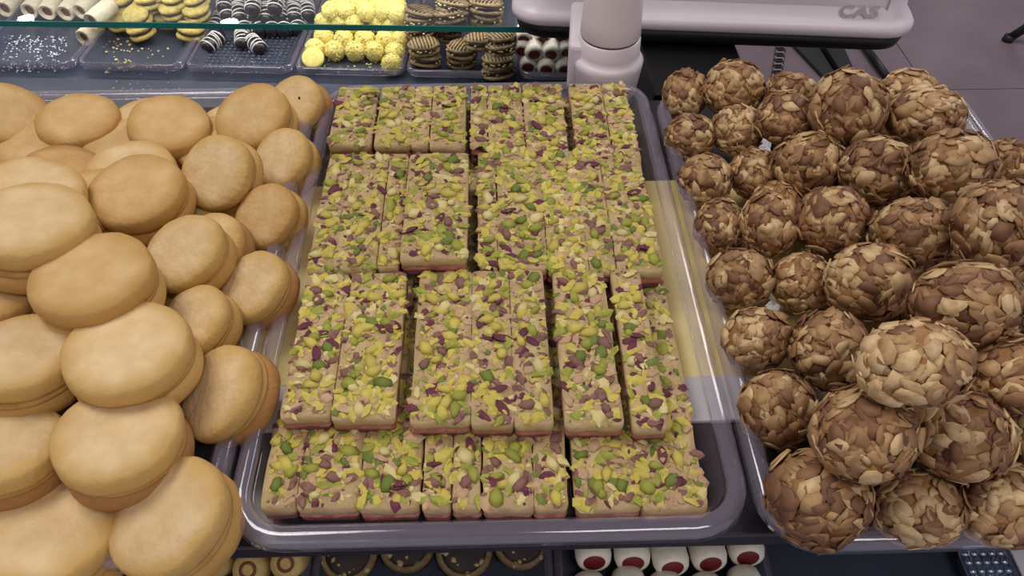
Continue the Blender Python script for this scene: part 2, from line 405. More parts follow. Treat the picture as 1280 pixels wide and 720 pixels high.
# face centre px, major px, minor/major, direction the face tips towards in the picture (deg, 90 = up), height of the face centre, colours, label
COOK = [
 (6, 134, 112, .68, 80, .040, 'g', 'b', 'golden sandwich biscuit cut by the photo edge, leftmost in the back row'),
 (95, 144, 104, .64, 105, .040, 'g', 'b', 'golden sandwich biscuit alone between two others, second in the back row'),
 (176, 151, 92, .70, 120, .030, 'p', 'g', 'pale sandwich biscuit tucked behind the browned one in the back row'),
 (211, 148, 106, .70, 95, .045, 'g', 'g', 'browned sandwich biscuit with pale centre in the middle of the back row'),
 (285, 150, 84, .60, 110, .028, 'p', 'g', 'pale sandwich biscuit almost hidden between two in the back row'),
 (311, 140, 104, .70, 120, .046, 'g', 'p', 'plump golden sandwich biscuit near the right end of the back row'),
 (362, 130, 84, .74, 150, .034, 'p', 'b', 'sandwich biscuit with one dark speck, rightmost in the back row'),
 (345, 196, 88, .68, 145, .036, 'p', 'g', 'tilted pale sandwich biscuit on the right edge just below the speckled one'),
 (265, 212, 102, .82, 155, .056, 'p', 'p', 'pale round sandwich biscuit facing upward beside the right edge of the heap'),
 (160, 206, 116, .62, 110, .052, 'p', 'g', 'pale sandwich biscuit mostly covered by the one leaning on it, second row'),
 (168, 229, 126, .68, 115, .068, 'g', 'g', 'golden sandwich biscuit with small dimple at its right end, second row'),
 (76, 207, 110, .60, 95, .050, 'b', 'g', 'browned sandwich biscuit peeking out behind the big left pile'),
 (36, 232, 140, .62, 95, .085, 'p', 'g', 'pale sandwich biscuit directly behind the topmost one at the left edge'),
 (34, 268, 158, .64, 105, .104, 'p', 'g', 'largest and topmost sandwich biscuit at the left edge of the photo'),
 (326, 266, 92, .75, 150, .040, 'g', 'g', 'slightly browned sandwich biscuit on the right edge beside the gold panel'),
 (256, 304, 96, .72, 150, .045, 'p', 'b', 'pale sandwich biscuit with brown rim squeezed in the right half of the heap'),
 (222, 308, 114, .66, 138, .062, 'p', 'g', 'pale greyish sandwich biscuit right of the big browned one mid heap'),
 (111, 334, 160, .66, 113, .092, 'g', 'p', 'big browned sandwich biscuit with yellow lower half in the middle of the heap'),
 (308, 353, 104, .66, 145, .042, 'p', 'b', 'steeply tilted sandwich biscuit with dark brown underside by the gold panel'),
 (232, 398, 108, .66, 148, .050, 'p', 'g', 'narrow visible pale sandwich biscuit wedged right of the centre of the heap'),
 (-18, 358, 124, .64, 110, .070, 'g', 'b', 'golden sandwich biscuit cut off at the left edge under the topmost one'),
 (155, 424, 166, .70, 117, .080, 'p', 'p', 'large pale sandwich biscuit just below the big browned one'),
 (22, 434, 150, .66, 113, .074, 'p', 'g', 'pale sandwich biscuit at the left edge in the lower half of the heap'),
 (264, 484, 132, .62, 158, .044, 'p', 'b', 'steep sandwich biscuit with wide brown rim on the right edge low down'),
 (146, 532, 168, .74, 115, .064, 'p', 'b', 'broad pale sandwich biscuit with brown underside, third from the front'),
 (2, 546, 150, .68, 115, .058, 'p', 'b', 'pale sandwich biscuit cut by the left edge above the front one'),
 (56, 656, 182, .72, 120, .038, 'p', 'g', 'largest front sandwich biscuit in the bottom left corner'),
 (198, 642, 168, .76, 152, .043, 'p', 'g', 'front sandwich biscuit facing the camera beside the centre tray corner'),
]
for i, (px, py, maj, ratio, phi, z, tc, bc, lab) in enumerate(COOK):
    P = at(px, py, z); D = maj * 0.955 * depth(P) / F
    view = (CAM - P).normalized()
    e1 = (rt - view * rt.dot(view)).normalized(); e2 = view.cross(e1)
    d = e1 * math.cos(R(phi)) + e2 * math.sin(R(phi))
    if d.dot(rt * math.cos(R(phi)) + upv * math.sin(R(phi))) < 0: d = -d
    th = math.acos(ratio); n = view * math.cos(th) + d * math.sin(th)
    s = D / (2 * BR)
    ck = make_cookie(P - n * CT * s * 1.28, n, D, lab, 'sandwich biscuits heaped in the left tray', tc, bc, 300 + i, 1.28)
    if 'dark speck' in lab:
        mb = MB(); chunk(mb, (0, 0, 0), .0022, .0014, .0008, Matrix.Identity(3), random.Random(3)); sp = link('burnt_speck', mb.mesh('burnt_speck', M_black), ck)
        hit = ck.matrix_basis.inverted() @ (P + rt * 0.010 + upv * 0.004); sp.location = (hit.x, hit.y, 0.0274)
# biscuits lying underneath that carry the heap
k = 0
for zz, spots in ((0.005, [(-0.375+0.072*a, 0.245+0.075*b) for a in range(3) for b in range(5)]), (0.033, [(-0.36+0.074*a, 0.29+0.075*b) for a in range(2) for b in range(3)])):
    for (x, y) in spots:
        k += 1
        make_cookie(Vector((x, y, zz)), Vector((random.uniform(-.05,.05), random.uniform(-.05,.05), 1)), 0.066, 'sandwich biscuit lying flat, buried beneath the heap', 'buried sandwich biscuits', 'g', 'b', 500 + k, 0.95)

# ------------------------------------------------------------------ almond balls
M_core = mat('baked_core', (168, 122, 74), 0.7, (140, 96, 56), 3, bump=0.5, bscale=6)
AM = [mat('almond_pale', (220, 192, 146), 0.6, (186, 150, 102), 4, vary=0.08), mat('almond_tan', (190, 154, 108), 0.6, (160, 122, 80), 4, vary=0.08),
      mat('almond_toasted', (166, 126, 84), 0.6, (140, 102, 66), 4, vary=0.08), mat('almond_dark', (134, 94, 64), 0.6, (110, 74, 50), 4, vary=0.08)]
def flake(mb, rnd, L, mi, M4):
    n = 8; w = rnd.uniform(.42, .75); th = rnd.uniform(.04, .07) * L; cx_, cy_ = rnd.uniform(-.9, .5), rnd.uniform(-.6, .6)
    top = []; bot = []
    for i in range(n):
        a = 2 * math.pi * i / n; rr = 1 + rnd.uniform(-.3, .2)
        x = math.cos(a) * rr; y = math.sin(a) * w * rr; z = (cx_ * x * x + cy_ * x * y) * L * .35
        top.append(M4 @ Vector((x * L, y * L, z + th))); bot.append(M4 @ Vector((x * L, y * L, z - th)))
    c = M4 @ Vector((0, 0, th))
    vs_ = top + bot + [c]; fs = [(i, (i+1) % n, 2*n) for i in range(n)] + [(n+i, n+(i+1) % n, (i+1) % n, i) for i in range(n)] + [tuple(range(2*n-1, n-1, -1))]
    mb.add(vs_, fs, mi)
def ball_variant(s):
    rnd = random.Random(900 + s); core = ball_mesh('core', M_core, 0.92, 0.10, 2.6, s, 3)
    mb = MB(); wts = [(34, 36, 22, 8), (22, 36, 30, 12), (14, 32, 36, 18), (40, 34, 20, 6), (18, 30, 34, 18)][s % 5]
    N = 230
    for i in range(N):
        zf = 1 - 2 * (i + .5) / N; a = i * 2.39996 + rnd.uniform(-.3, .3); r = math.sqrt(max(0, 1 - zf*zf))
        d = Vector((r * math.cos(a), r * math.sin(a), zf)).normalized()
        rad = 0.90 * (1 + 0.10 * noise.noise(d * 2.6 + Vector((s*7.1, s*3.3, 1.7)))) + rnd.uniform(0.0, 0.06)
        q = d.to_track_quat('Z', 'Y').to_matrix() @ Matrix.Rotation(rnd.uniform(0, 6.3), 3, 'Z') @ Matrix.Rotation(rnd.uniform(-.3, .3), 3, 'X')
        M4 = q.to_4x4(); M4.translation = d * rad
        pt = noise.noise(d * 2.2 + Vector((s*5.7, 3.1, s*2.3))) * 2.4 + rnd.uniform(-.55, .55) + (wts[0] - 26) * .03 - .12
        flake(mb, rnd, rnd.uniform(.14, .33), 0 if pt > .45 else 1 if pt > -.15 else 2 if pt > -.75 else 3, M4)
    fl_ = mb.mesh('almond_flakes', AM, True)
    return core, fl_
BV = [ball_variant(s) for s in range(5)]
FLK = []
for i in range(8):
    mb = MB(); flake(mb, random.Random(70 + i), 0.27, 0, Matrix.Identity(4)); FLK.append(mb.mesh('almond_flake', AM[(0, 0, 1, 0, 1, 2, 0, 3)[i]]))
def make_ball(c, r, label, group, seed, sx=1.0, nice=5):
    rnd = random.Random(seed)
    t = thing('almond_ball', label, 'pastry', group, c)
    core, fl_ = BV[rnd.randrange(5)]; e = (rnd.uniform(0, 6.3), rnd.uniform(0, 6.3), rnd.uniform(0, 6.3))
    t.scale = (r * sx, r, r)
    o = link('core', core, t); o.rotation_euler = e
    o = tag(link('almond_flakes', fl_, t), 'sliced almond coating', kind='stuff'); o.rotation_euler = e
    for i in range(nice):
        d = Vector((rnd.uniform(-1, 1), rnd.uniform(-1, .3), rnd.uniform(.1, 1))).normalized()
        o = link('almond_flake', FLK[rnd.randrange(8)], t, d * 0.985)
        o.rotation_euler = (d.to_track_quat('Z', 'Y').to_matrix() @ Matrix.Rotation(rnd.uniform(0, 6.3), 3, 'Z') @ Matrix.Rotation(rnd.uniform(-.3, .3), 3, 'X')).to_euler()
    return t
# rows from the front; px centre x, y, width, height, height of the centre above the board
BALLS = [
 [(1022, 623, 130, 124, .031), (1146, 636, 112, 96, .030), (1252, 632, 116, 104, .030)],
 [(973, 511, 94, 96, .030), (1080, 543, 126, 118, .055), (1203, 548, 122, 110, .055), (1300, 545, 100, 100, .045)],
 [(946, 424, 88, 78, .030), (1036, 438, 92, 100, .042), (1142, 455, 142, 112, .075), (1275, 467, 124, 96, .070)],
 [(925, 350, 84, 78, .030), (1002, 353, 74, 76, .034), (1085, 353, 106, 98, .054), (1208, 378, 138, 102, .084)],
 [(900, 284, 64, 70, .028), (962, 281, 72, 82, .034), (1040, 274, 88, 82, .050), (1143, 290, 108, 84, .068), (1252, 283, 116, 114, .095)],
 [(881, 226, 66, 66, .028), (943, 217, 62, 62, .032), (1011, 204, 88, 76, .052), (1097, 213, 94, 84, .066), (1190, 208, 106, 92, .080), (1256, 204, 64, 60, .070)],
 [(863, 171, 62, 56, .030), (922, 163, 66, 62, .040), (982, 148, 72, 66, .052), (1060, 135, 92, 94, .068), (1155, 146, 96, 76, .072)],
 [(856, 120, 56, 64, .032), (917, 110, 76, 68, .046), (986, 116, 66, 52, .050), (1134, 114, 72, 54, .060)],
]
BRN = ['front row', 'second row from the front', 'third row from the front', 'fourth row from the front', 'fifth row from the front', 'sixth row from the front', 'row just ahead of the back row', 'back row']
BPOS = []; INFO = []
for r, row in enumerate(BALLS):
    for i, (px, py, w, h, z) in enumerate(row):
        P = at(px, py, z); d_ = ray(px, py)
        INFO.append([d_, (P - CAM).dot(fw), h * 1.04 / F / 2, w / h, 'almond-flaked brown ball, %s in the %s' % (nth(i, len(row)), BRN[r])])
for it in range(60):     # settle: touching balls part along the sight lines, none sinks into the tray
    for a in range(len(INFO)):
        for b in range(a):
            A, B = INFO[a], INFO[b]; pa, pb = CAM + A[0]*A[1], CAM + B[0]*B[1]
            ra, rb = A[1]*A[2]*(1+A[3])/2, B[1]*B[2]*(1+B[3])/2
            ov = (ra + rb) * 0.90 - (pa - pb).length
            if ov > 0:
                N_, Fr = (A, B) if pa.z > pb.z else (B, A)
                if not any(N_ is q for q in INFO[:3]): N_[1] -= min(ov, .004) * .25      # the front row stays against the tray wall
                if not any(Fr is q for q in INFO[:3]): Fr[1] += min(ov, .004) * .12
    for A in INFO:
        while (CAM + A[0]*A[1]).z < A[1]*A[2]*.96 + .004: A[1] -= .001
k = 0
for d_, dp, rk, asp, lab in INFO:
    k += 1; P = CAM + d_ * dp; BPOS.append((P, dp * rk))
    make_ball(P, dp * rk, lab, 'almond balls heaped in the right tray', 700 + k, asp)
def zz_ok(p, bp):
    # buried balls stay below the visible surface of the heap
    near_ = sorted(bp, key=lambda q: (q[0].xy - p.xy).length)[:3]
    return p.z < max(q[0].z for q in near_) - 0.004 or p.z < 0.03
k = 0
for (x, y, z) in [(0.175+0.036*a, 0.225+0.037*b, zz) for zz in (0.026, 0.05) for a in range(6 - (zz > .03)) for b in range(10)]:
    Pn = Vector((x, y, z)); rr = 0.0215
    if (zz_ok(Pn, BPOS)) and all((Pn - q).length > (rr + rq) * 0.80 for q, rq in BPOS):
        k += 1; BPOS.append((Pn, rr)); make_ball(Pn, rr, 'almond-flaked ball buried beneath the heap', 'buried almond balls', 800 + k, 1.0, 0)

o = link('rose_petal', bit_mesh(4, 1)); tag(o, 'dark rose petal fallen on the clear tray left of the bars', 'petal'); o.location = at(348, 376, .0065); o.scale = (.0055,) * 3; o.rotation_euler = (0, 0, 1.1)

# ------------------------------------------------------------------ far shelf trays on the deck
DZ = -0.127
FANG = R(-3.8)
fu = Vector((math.cos(FANG), math.sin(FANG), 0)); fv = Vector((-math.sin(FANG), math.cos(FANG), 0)); FO = Vector((-0.5165, 0.894, 0))
def far(u, v, z=0): p = FO + fu * u + fv * v; return Vector((p.x, p.y, DZ + z))
def far_tray(u0, u1, label, L=0.27, name='pastry_tray', m=None):
    p = far((u0 + u1) / 2, L / 2)
    return make_tray(p.x, p.y, u1 - u0, L, label, 0.012, DZ + 0.002, name, m or M_traydark, M_rim, 0.004, 'trays in the display case', FANG, 0.010)
far_tray(-0.135, -0.004, 'sugar-dusted dark tray with white rolled wafers at the far left')
far_tray(0.001, 0.131, 'dark crumb-strewn tray with yellow-brown sandwich biscuits')
far_tray(0.136, 0.269, 'dimpled tray with striped chocolate fingers')
far_tray(0.273, 0.407, 'clear tray with yellow crumb-coated balls')
far_tray(0.411, 0.545, 'clear tray with striped cocoa sandwich biscuits')
far_tray(0.549, 0.664, 'clear tray with white red-filled rolls beside the scale pole')

M_wroll = mat('powdered_roll', (228, 218, 196), 0.7, (208, 196, 162), 3, bump=0.1, bscale=5)
M_wfill = mat('nut_filling', (140, 90, 44), 0.7, (100, 62, 32), 6, bump=0.2)
M_yb = mat('pistachio_biscuit', (206, 186, 108), 0.7, (176, 152, 78), 4, bump=0.2, bscale=8, vary=0.10)
M_choc = mat('dark_chocolate', (30, 26, 32), 0.3, (40, 34, 40), 60)
M_stripe = mat('white_icing', (226, 222, 216), 0.45)
M_yball = mat('yellow_crumb', (236, 222, 138), 0.8, (222, 204, 112), 4, bump=0.15, bscale=6, vary=0.05)
M_cocoa = mat('cocoa_biscuit', (152, 130, 92), 0.65, (122, 100, 68), 4, bump=0.15, bscale=7, vary=0.08)
M_cstripe = mat('cocoa_icing', (62, 46, 32), 0.4)
M_snow = mat('white_coconut', (244, 238, 224), 0.75, (232, 226, 206), 4, bump=0.12, bscale=8)
M_red = mat('red_filling', (126, 26, 34), 0.4, (96, 18, 28), 100)
M_crumb = mat('crumbs', (206, 188, 110), 0.7, (224, 210, 150), 200)
M_sugar = mat('sugar', (226, 228, 236), 0.7)
M_nut = mat('chopped_nut', (190, 166, 110), 0.6, (206, 186, 136), 200)

def dirq(d): return Vector(d).normalized().to_track_quat('Z', 'Y')
# rolled wafers: hollow tube with a filling
def wafer_parts():
    mb = MB(); n = 22; r = 1.0
    prof_o = [(0.93, 0), (1.0, 0.12), (1.02, 1.6), (0.98, 3.6), (0.9, 3.7)]; prof_i = [(0.62, 3.66), (0.62, 0.05), (0.93, 0)]
    pr = prof_o + prof_i; vsv = []; fs = []
    for rr, z in pr:
        for i in range(n):
            a = 2*math.pi*i/n; vsv.append((rr*math.cos(a), rr*math.sin(a), z))
    for k_ in range(len(pr) - 1):
        for i in range(n):
            j = (i+1) % n; fs.append((k_*n+i, k_*n+j, (k_+1)*n+j, (k_+1)*n+i))
    mb.add(vsv, fs); return mb
WAF = wafer_parts().mesh('wafer_shell', M_wroll)
mb = MB(); mb.lathe([(0.3, 0.36), (0.62, 0.4), (0.62, 3.3), (0.3, 3.3)], 18); WAFF = mb.mesh('nut_filling', M_wfill)
def place(name, label, cat, group, loc, d, r, parts):
    t = thing(name, label, cat, group, loc); t.rotation_mode = 'QUATERNION'; t.rotation_quaternion = dirq(d); t.scale = (r, r, r)
    for pn, me in parts: link(pn, me, t)
    return t
# (px of the open end, height, heading from the open end)
WL = [(36, 14, .02, (0.1, 1, .0)), (58, 16, .02, (.05, 1, .05)), (81, 17, .02, (.15, 1, .05)), (100, 15, .022, (.3, 1, .05)), (104, 48, .016, (.28, 1, .0)), (114, 27, .040, (.35, 1, .05)), (5, 12, .02, (.1, 1, 0))]
WLAB = ['leftmost full', 'second', 'third', 'fourth', 'long front', 'upper leaning', 'cut-off edge']
for (px, py, z, d), wl in zip(WL, WLAB):
    place('rolled_wafer', 'white powdered rolled wafer, %s one in the far left tray' % wl, 'pastry', 'rolled wafers', at(px, py, DZ + z), d, 0.0112, [('wafer_shell', WAF), ('nut_filling', WAFF)])

# sandwich biscuits with pistachio rim
def lump_disc(seed, m, name, h=0.42):
    mb = MB(); rnd = random.Random(seed)
    mb.lathe([(0.4, 0), (0.95, 0.03), (1.0, h*.45), (0.9, h*.8), (0.6, h), (0.2, h*1.05)], 20, 0, None, lambda a, k_: 1 + 0.05*math.sin(3*a+seed) + 0.03*math.sin(7*a+k_))
    return mb.mesh(name, m)
YB = [lump_disc(s, M_yb, 'biscuit_half') for s in range(3)]
mb = MB(); mb.lathe([(0.8, 0), (0.93, 0.04), (0.93, 0.14), (0.8, 0.18)], 18); YF = mb.mesh('dark_filling', M_cstripe)
def ysand(px, py, z, d, r, label, seed):
    t = place('pistachio_biscuit', label, 'biscuit', 'pistachio sandwich biscuits', at(px, py, DZ + z), d, r, [])
    link('biscuit_half', YB[seed % 3], t); link('dark_filling', YF, t, (0, 0, .42)); o = link('biscuit_half', YB[(seed+1) % 3], t, (0, 0, .56))
    return t
YR = [[(180, 45, .010), (238, 46, .010)], [(154, 32, .012), (176, 26, .028), (210, 30, .012), (246, 30, .012)], [(152, 18, .02), (186, 16, .03), (218, 17, .03), (247, 20, .026)], [(155, 8, .03), (188, 6, .042), (222, 6, .04), (248, 8, .036)], [(196, -2, .045), (230, -2, .045)]]
YN = ['front row', 'second row', 'third row', 'fourth row', 'rearmost row']
s_ = 0
for ri, row in enumerate(YR):
    for i, (px, py, z) in enumerate(row):
        s_ += 1; rr = random.Random(s_)
        ysand(px, py, z, (rr.uniform(-.25, .25), -0.12 + rr.uniform(-.25, .25), 1), 0.0175, 'yellow-brown pistachio biscuit, %s in the %s of its tray' % (nth(i, len(row)), YN[ri]), s_)

# chocolate fingers
def finger():
    mb = MB(); mb.lathe([(0.25, -2.0), (0.7, -1.85), (0.97, -1.4), (1.0, 0), (0.97, 1.4), (0.7, 1.85), (0.25, 2.0)], 18); return mb.mesh('chocolate_body', M_choc)
FING = finger()
def stripes():
    mb = MB()
    for z in (-1.1, -0.55, 0.0, 0.55, 1.1):
        n = 18; lo = []
        for rr, dz in ((0.98, -.09), (1.06, -.05), (1.06, .05), (0.98, .09)):
            lo.append([(rr*math.cos(2*math.pi*i/n), rr*math.sin(2*math.pi*i/n), z + dz + 0.18*math.sin(2*math.pi*i/n + z*3)) for i in range(n)])
        mb.loops(lo, cap0=False, cap1=False)
    return mb.mesh('icing_stripes', M_stripe)
STR = stripes()
FL = [('front', [(266, 52, .010, (.45, 1, .1)), (303, 48, .010, (-.2, 1, .1)), (319, 55, .010, (-.75, 1, .1))]),
      ('second', [(273, 26, .012, (.2, 1, .2)), (307, 30, .014, (0, 1, .2)), (322, 32, .014, (-.4, 1, .2)), (341, 31, .014, (0, 1, .2)), (357, 31, .014, (.1, 1, .2)), (374, 29, .014, (.1, 1, .2))]),
      ('third', [(283, 12, .026, (-.3, 1, .2)), (299, 14, .026, (-.2, 1, .3)), (319, 14, .026, (-.2, 1, .3)), (334, 15, .026, (0, 1, .3)), (350, 14, .026, (-.15, 1, .3)), (368, 13, .026, (-.1, 1, .3)), (384, 12, .024, (-.2, 1, .2))]),
      ('rear', [(280, 2, .034, (-.2, 1, .2)), (316, 4, .04, (-.1, 1, .2)), (345, 3, .04, (0, 1, .2))])]
for rn, row in FL:
    for i, (px, py, z, d) in enumerate(row):
        place('chocolate_finger', 'dark chocolate finger with white stripes, %s in the %s row' % (nth(i, len(row)), rn), 'pastry', 'striped chocolate fingers', at(px, py, DZ + z), d, 0.0098, [('chocolate_body', FING), ('icing_stripes', STR)])

# yellow crumb balls
def crumb_ball(seed):
    core = ball_mesh('crumb_ball', M_yball, 0.98, 0.07, 3, seed, 3)
    return core
YBM = [crumb_ball(s) for s in range(4)]
def crumbs_mesh(name, m, n, gen, s0, s1, seed):
    rnd = random.Random(seed); mb = MB()
    for i in range(n):
        p = gen(rnd); s = rnd.uniform(s0, s1)
        chunk(mb, p, s, s * .8, s * .6, Matrix.Rotation(rnd.uniform(0, 6), 3, 'Z'), rnd)
    return mb.mesh(name, m)
def sph(rnd):
    d = Vector((rnd.gauss(0, 1), rnd.gauss(0, 1), rnd.gauss(0, 1))).normalized(); return d * 0.99
YCR = [crumbs_mesh('crumb_coating', M_yball, 160, sph, .05, .13, 40 + s) for s in range(2)]
YBL = [[(490, 80)], [(395, 61), (419, 63), (444, 64), (468, 64), (494, 65)], [(405, 47), (430, 49), (456, 49), (482, 50), (501, 49)],
       [(406, 28), (423, 28), (443, 30), (473, 28), (489, 30), (506, 30)], [(414, 14), (433, 13), (459, 15), (481, 15), (498, 18)], [(428, 4), (450, 5), (475, 5), (495, 7)]]
YZ = [.014, .014, .022, .034, .048, .052]
s_ = 0
for ri, row in enumerate(YBL):
    for i, (px, py) in enumerate(row):
        s_ += 1
        lab = 'single yellow crumb ball at the front right of its tray' if ri == 0 else 'pale yellow crumb-coated ball, %s in the %s row of its tray' % (nth(i, len(row)), ORD[ri])
        t = thing('yellow_crumb_ball', lab, 'pastry', 'yellow crumb balls', at(px, py, DZ + YZ[ri])); t.scale = (.0132, .0132, .0122); t.rotation_euler = (s_, s_*2, s_*3)
        link('ball_core', YBM[s_ % 4], t); tag(link('crumb_coating', YCR[s_ % 2], t), kind='stuff')
mb = MB(); mb.lathe([(.3, -.9), (.75, -.7), (1, -.2), (1.0, .05), (.9, .1), (.2, .08)], 24)
t = thing('yellow_crumb_ball', 'halved yellow ball with flat cut face at the front left of its tray', 'pastry', 'yellow crumb balls', at(391, 72, DZ + .016), (0.5, 0, 0)); t.scale = (.0138,) * 3
link('ball_half', mb.mesh('ball_half', M_yball), t)

# striped cocoa sandwich biscuits
CB = [lump_disc(s, M_cocoa, 'biscuit_half', .30) for s in (11, 12, 13)]
mb = MB(); mb.lathe([(0.8, 0), (0.95, 0.03), (0.95, 0.12), (0.8, 0.15)], 18); CF = mb.mesh('chocolate_filling', M_cstripe)
mb = MB()
for j in range(-4, 5):
    x = j * .21; hl = math.sqrt(max(0.05, .80 - x*x)); mb.box(x - .03, x + .03, -hl, hl, .24, .345 - .12 * x * x)
CS = mb.mesh('icing_lines', M_cstripe, False)
def rimpts(rnd):
    a = rnd.uniform(0, 6.28); return Vector((.98*math.cos(a), .98*math.sin(a), rnd.uniform(.25, .5)))
CN = [crumbs_mesh('chopped_nuts', M_nut, 14, rimpts, .05, .12, 60 + s) for s in range(2)]
def csand(px, py, z, d, r, label, seed):
    t = place('cocoa_sandwich_biscuit', label, 'biscuit', 'striped cocoa biscuits', at(px, py, DZ + z), d, r, [])
    link('biscuit_half', CB[seed % 3], t); link('chocolate_filling', CF, t, (0, 0, .30)); ub = link('biscuit_half', CB[(seed+1) % 3], t, (0, 0, .43)); link('icing_lines', CS, ub)
    tag(link('chopped_nuts', CN[seed % 2], t), kind='stuff')
    return t
CR = [[(532, 80, .008), (578, 78, .008), (623, 96, .008)], [(530, 64, .024), (578, 68, .022), (622, 82, .022)], [(600, 58, .032), (626, 66, .032)],
      [(527, 44, .03), (558, 44, .02), (627, 54, .04)], [(527, 34, .036), (562, 34, .036), (604, 36, .03)], [(527, 25, .044), (564, 25, .048), (606, 25, .044)], [(566, 15, .056), (608, 15, .056)]]
s_ = 0
for ri, row in enumerate(CR):
    for i, (px, py, z) in enumerate(row):
        s_ += 1; rr = random.Random(s_ + 5)
        csand(px, py, z, (rr.uniform(-.2, .2), 0.12 + rr.uniform(-.22, .22), 1), 0.0195 if ri < 4 else 0.0215, 'striped cocoa sandwich biscuit, %s in the %s row of its tray' % (nth(i, len(row)), ORD[ri]), s_)

# white rolls with red filling
def wroll():
    mb = MB(); mb.lathe([(0.55, 0.06), (0.75, -.02), (0.95, .12), (1.05, .5), (1.04, 1.7), (.9, 2.3), (.5, 2.5)], 22); return mb.mesh('roll_body', M_snow)
WR = wroll()
mb = MB(); mb.lathe([(0.2, -.05), (0.62, -.01), (.66, .05), (.5, .2)], 20); WRF = mb.mesh('red_filling', M_red)
WRL = [[(660, 88), (683, 91), (706, 91)], [(653, 68), (668, 72), (689, 72), (709, 70)], [(655, 54), (679, 54), (702, 54)]]
for ri, row in enumerate(WRL):
    for i, (px, py) in enumerate(row):
        place('red_filled_roll', 'white red-ended roll, %s in the %s row beside the pole' % (nth(i, len(row)), ['lower', 'middle', 'upper'][ri]), 'pastry', 'red-filled white rolls by the scale',
              at(px, py - 3, DZ + (.016, .034, .046)[ri]), (0.05 + .1*math.sin(i*3+ri), 1, .25), 0.0112, [('roll_body', WR), ('red_filling', WRF)])
# crumbs and sugar on the trays and the deck
def scatter(px0, px1, py0, py1, z, bias=1.0):
    return lambda rnd: at(rnd.uniform(px0, px1), py0 + (py1 - py0) * rnd.random() ** bias, z)
zt_ = DZ + 0.0045
for nm, lab, m, n, g, s0, s1 in [
    ('biscuit_crumbs', 'yellow biscuit crumbs scattered over the emptied dark tray', M_crumb, 46, scatter(128, 168, 46, 92, zt_), .0008, .0026),
    ('biscuit_crumbs', 'sparse yellow crumbs on the right half of the emptied tray', M_crumb, 16, scatter(165, 222, 56, 94, zt_), .0008, .0022),
    ('sugar_dust', 'white icing sugar spilled on the far left tray', M_sugar, 240, scatter(2, 84, 44, 90, zt_), .0005, .0018),
    ('icing_crumbs', 'white icing crumbs on the dimpled chocolate tray', M_sugar, 12, scatter(262, 352, 60, 92, zt_), .0006, .0014),
    ('ball_crumbs', 'yellow crumbs on the empty front of the ball tray', M_crumb, 36, scatter(405, 476, 72, 92, zt_), .0006, .0018),
    ('deck_crumbs', 'pale crumbs fallen on the slate deck behind the biscuit heap', M_crumb, 18, scatter(135, 230, 101, 118, DZ + .001), .0006, .0016)]:
    tag(link(nm, crumbs_mesh(nm, m, n, g, s0, s1, len(lab))), lab, 'crumbs', kind='stuff')
# dimples of the chocolate tray
mb = MB()
for i in range(17):
    for j in range(11):
        p = far(0.148 + i * 0.0068, 0.014 + j * 0.0075, 0.0045)
        mb.lathe([(.0026, 0), (.0018, .0011), (.0006, .0013)], 6, 0, Matrix.Translation(p))
tray_d = [o for o in col.objects if o.get('label', '').startswith('dimpled tray')][0]
o = link('dimple_grid', mb.mesh('dimple_grid', M_traydark), tray_d)
o.matrix_parent_inverse = (Matrix.Translation(tray_d.location) @ tray_d.rotation_euler.to_matrix().to_4x4()).inverted(); o['kind'] = 'stuff'

# glass shelf above the far trays
GZ = -0.004
gA, gB = at(-40, 32.5, GZ), at(660, 41, GZ)
gd = (gB - gA).normalized(); gn = Vector((-gd.y, gd.x, 0)); ang = math.atan2(gd.y, gd.x); GL = (gB - gA).length
gs = thing('glass_shelf', 'clear glass shelf with green edge above the far pastry trays', 'shelf', None, gA, (0, 0, ang))
mb = MB(); mb.box(0, GL, 0.0015, 0.42, 0, 0.006); link('glass_pane', mb.mesh('glass_pane', M_glass, False), gs)
mb = MB(); mb.box(0, GL, 0, 0.0014, 0, 0.006); tag(link('glass_edge', mb.mesh('glass_edge', M_glassedge, False), gs), 'teal green polished glass edge')

sl = thing('strip_lamp', 'slim white strip lamp under the glass shelf over the far trays', 'lamp', None, (-0.275, 0.936, -0.0045), (0, 0, R(-3.8)))
mb = MB(); mb.box(-0.41, 0.41, -0.011, 0.011, -0.012, 0.0); bevel(link('lamp_housing', mb.mesh('lamp_housing', M_white, False), sl), .002)

# ------------------------------------------------------------------ near shelf row seen under the front rims
def near_tray(x0, x1, label, y0=0.165, y1=0.36):
    return make_tray((x0+x1)/2, (y0+y1)/2, x1-x0, y1-y0, label, 0.012, DZ + 0.002, 'pastry_tray', M_traydark, M_rim, 0.004, 'trays in the display case', 0, 0.010)
near_tray(-0.235, -0.134, 'low tray of beige ringed rolls under the front rim')
near_tray(-0.131, 0.034, 'low tray of nutty chocolate rounds under the front rim')
near_tray(0.037, 0.185, 'low tray of white red-filled rolls under the front rim')
M_beige = mat('beige_roll', (214, 188, 122), 0.65, (196, 166, 102), 4, bump=0.1, bscale=6)
M_ring = mat('brown_ring', (126, 70, 42), 0.6)
mb = MB(); mb.lathe([(0.6, 0), (0.92, .05), (1.02, .3), (1.02, 2.0), (.9, 2.25), (.5, 2.3)], 20); BRB = mb.mesh('roll_body', M_beige)
mb = MB(); n_ = 16; mb.loops([[(rr*math.cos(2*math.pi*i/n_), rr*math.sin(2*math.pi*i/n_), z) for i in range(n_)] for rr, z in ((.34, .02), (.34, -.06), (.52, -.06), (.52, .02))], cap0=False, cap1=False); BRR = mb.mesh('filling_ring', M_ring)
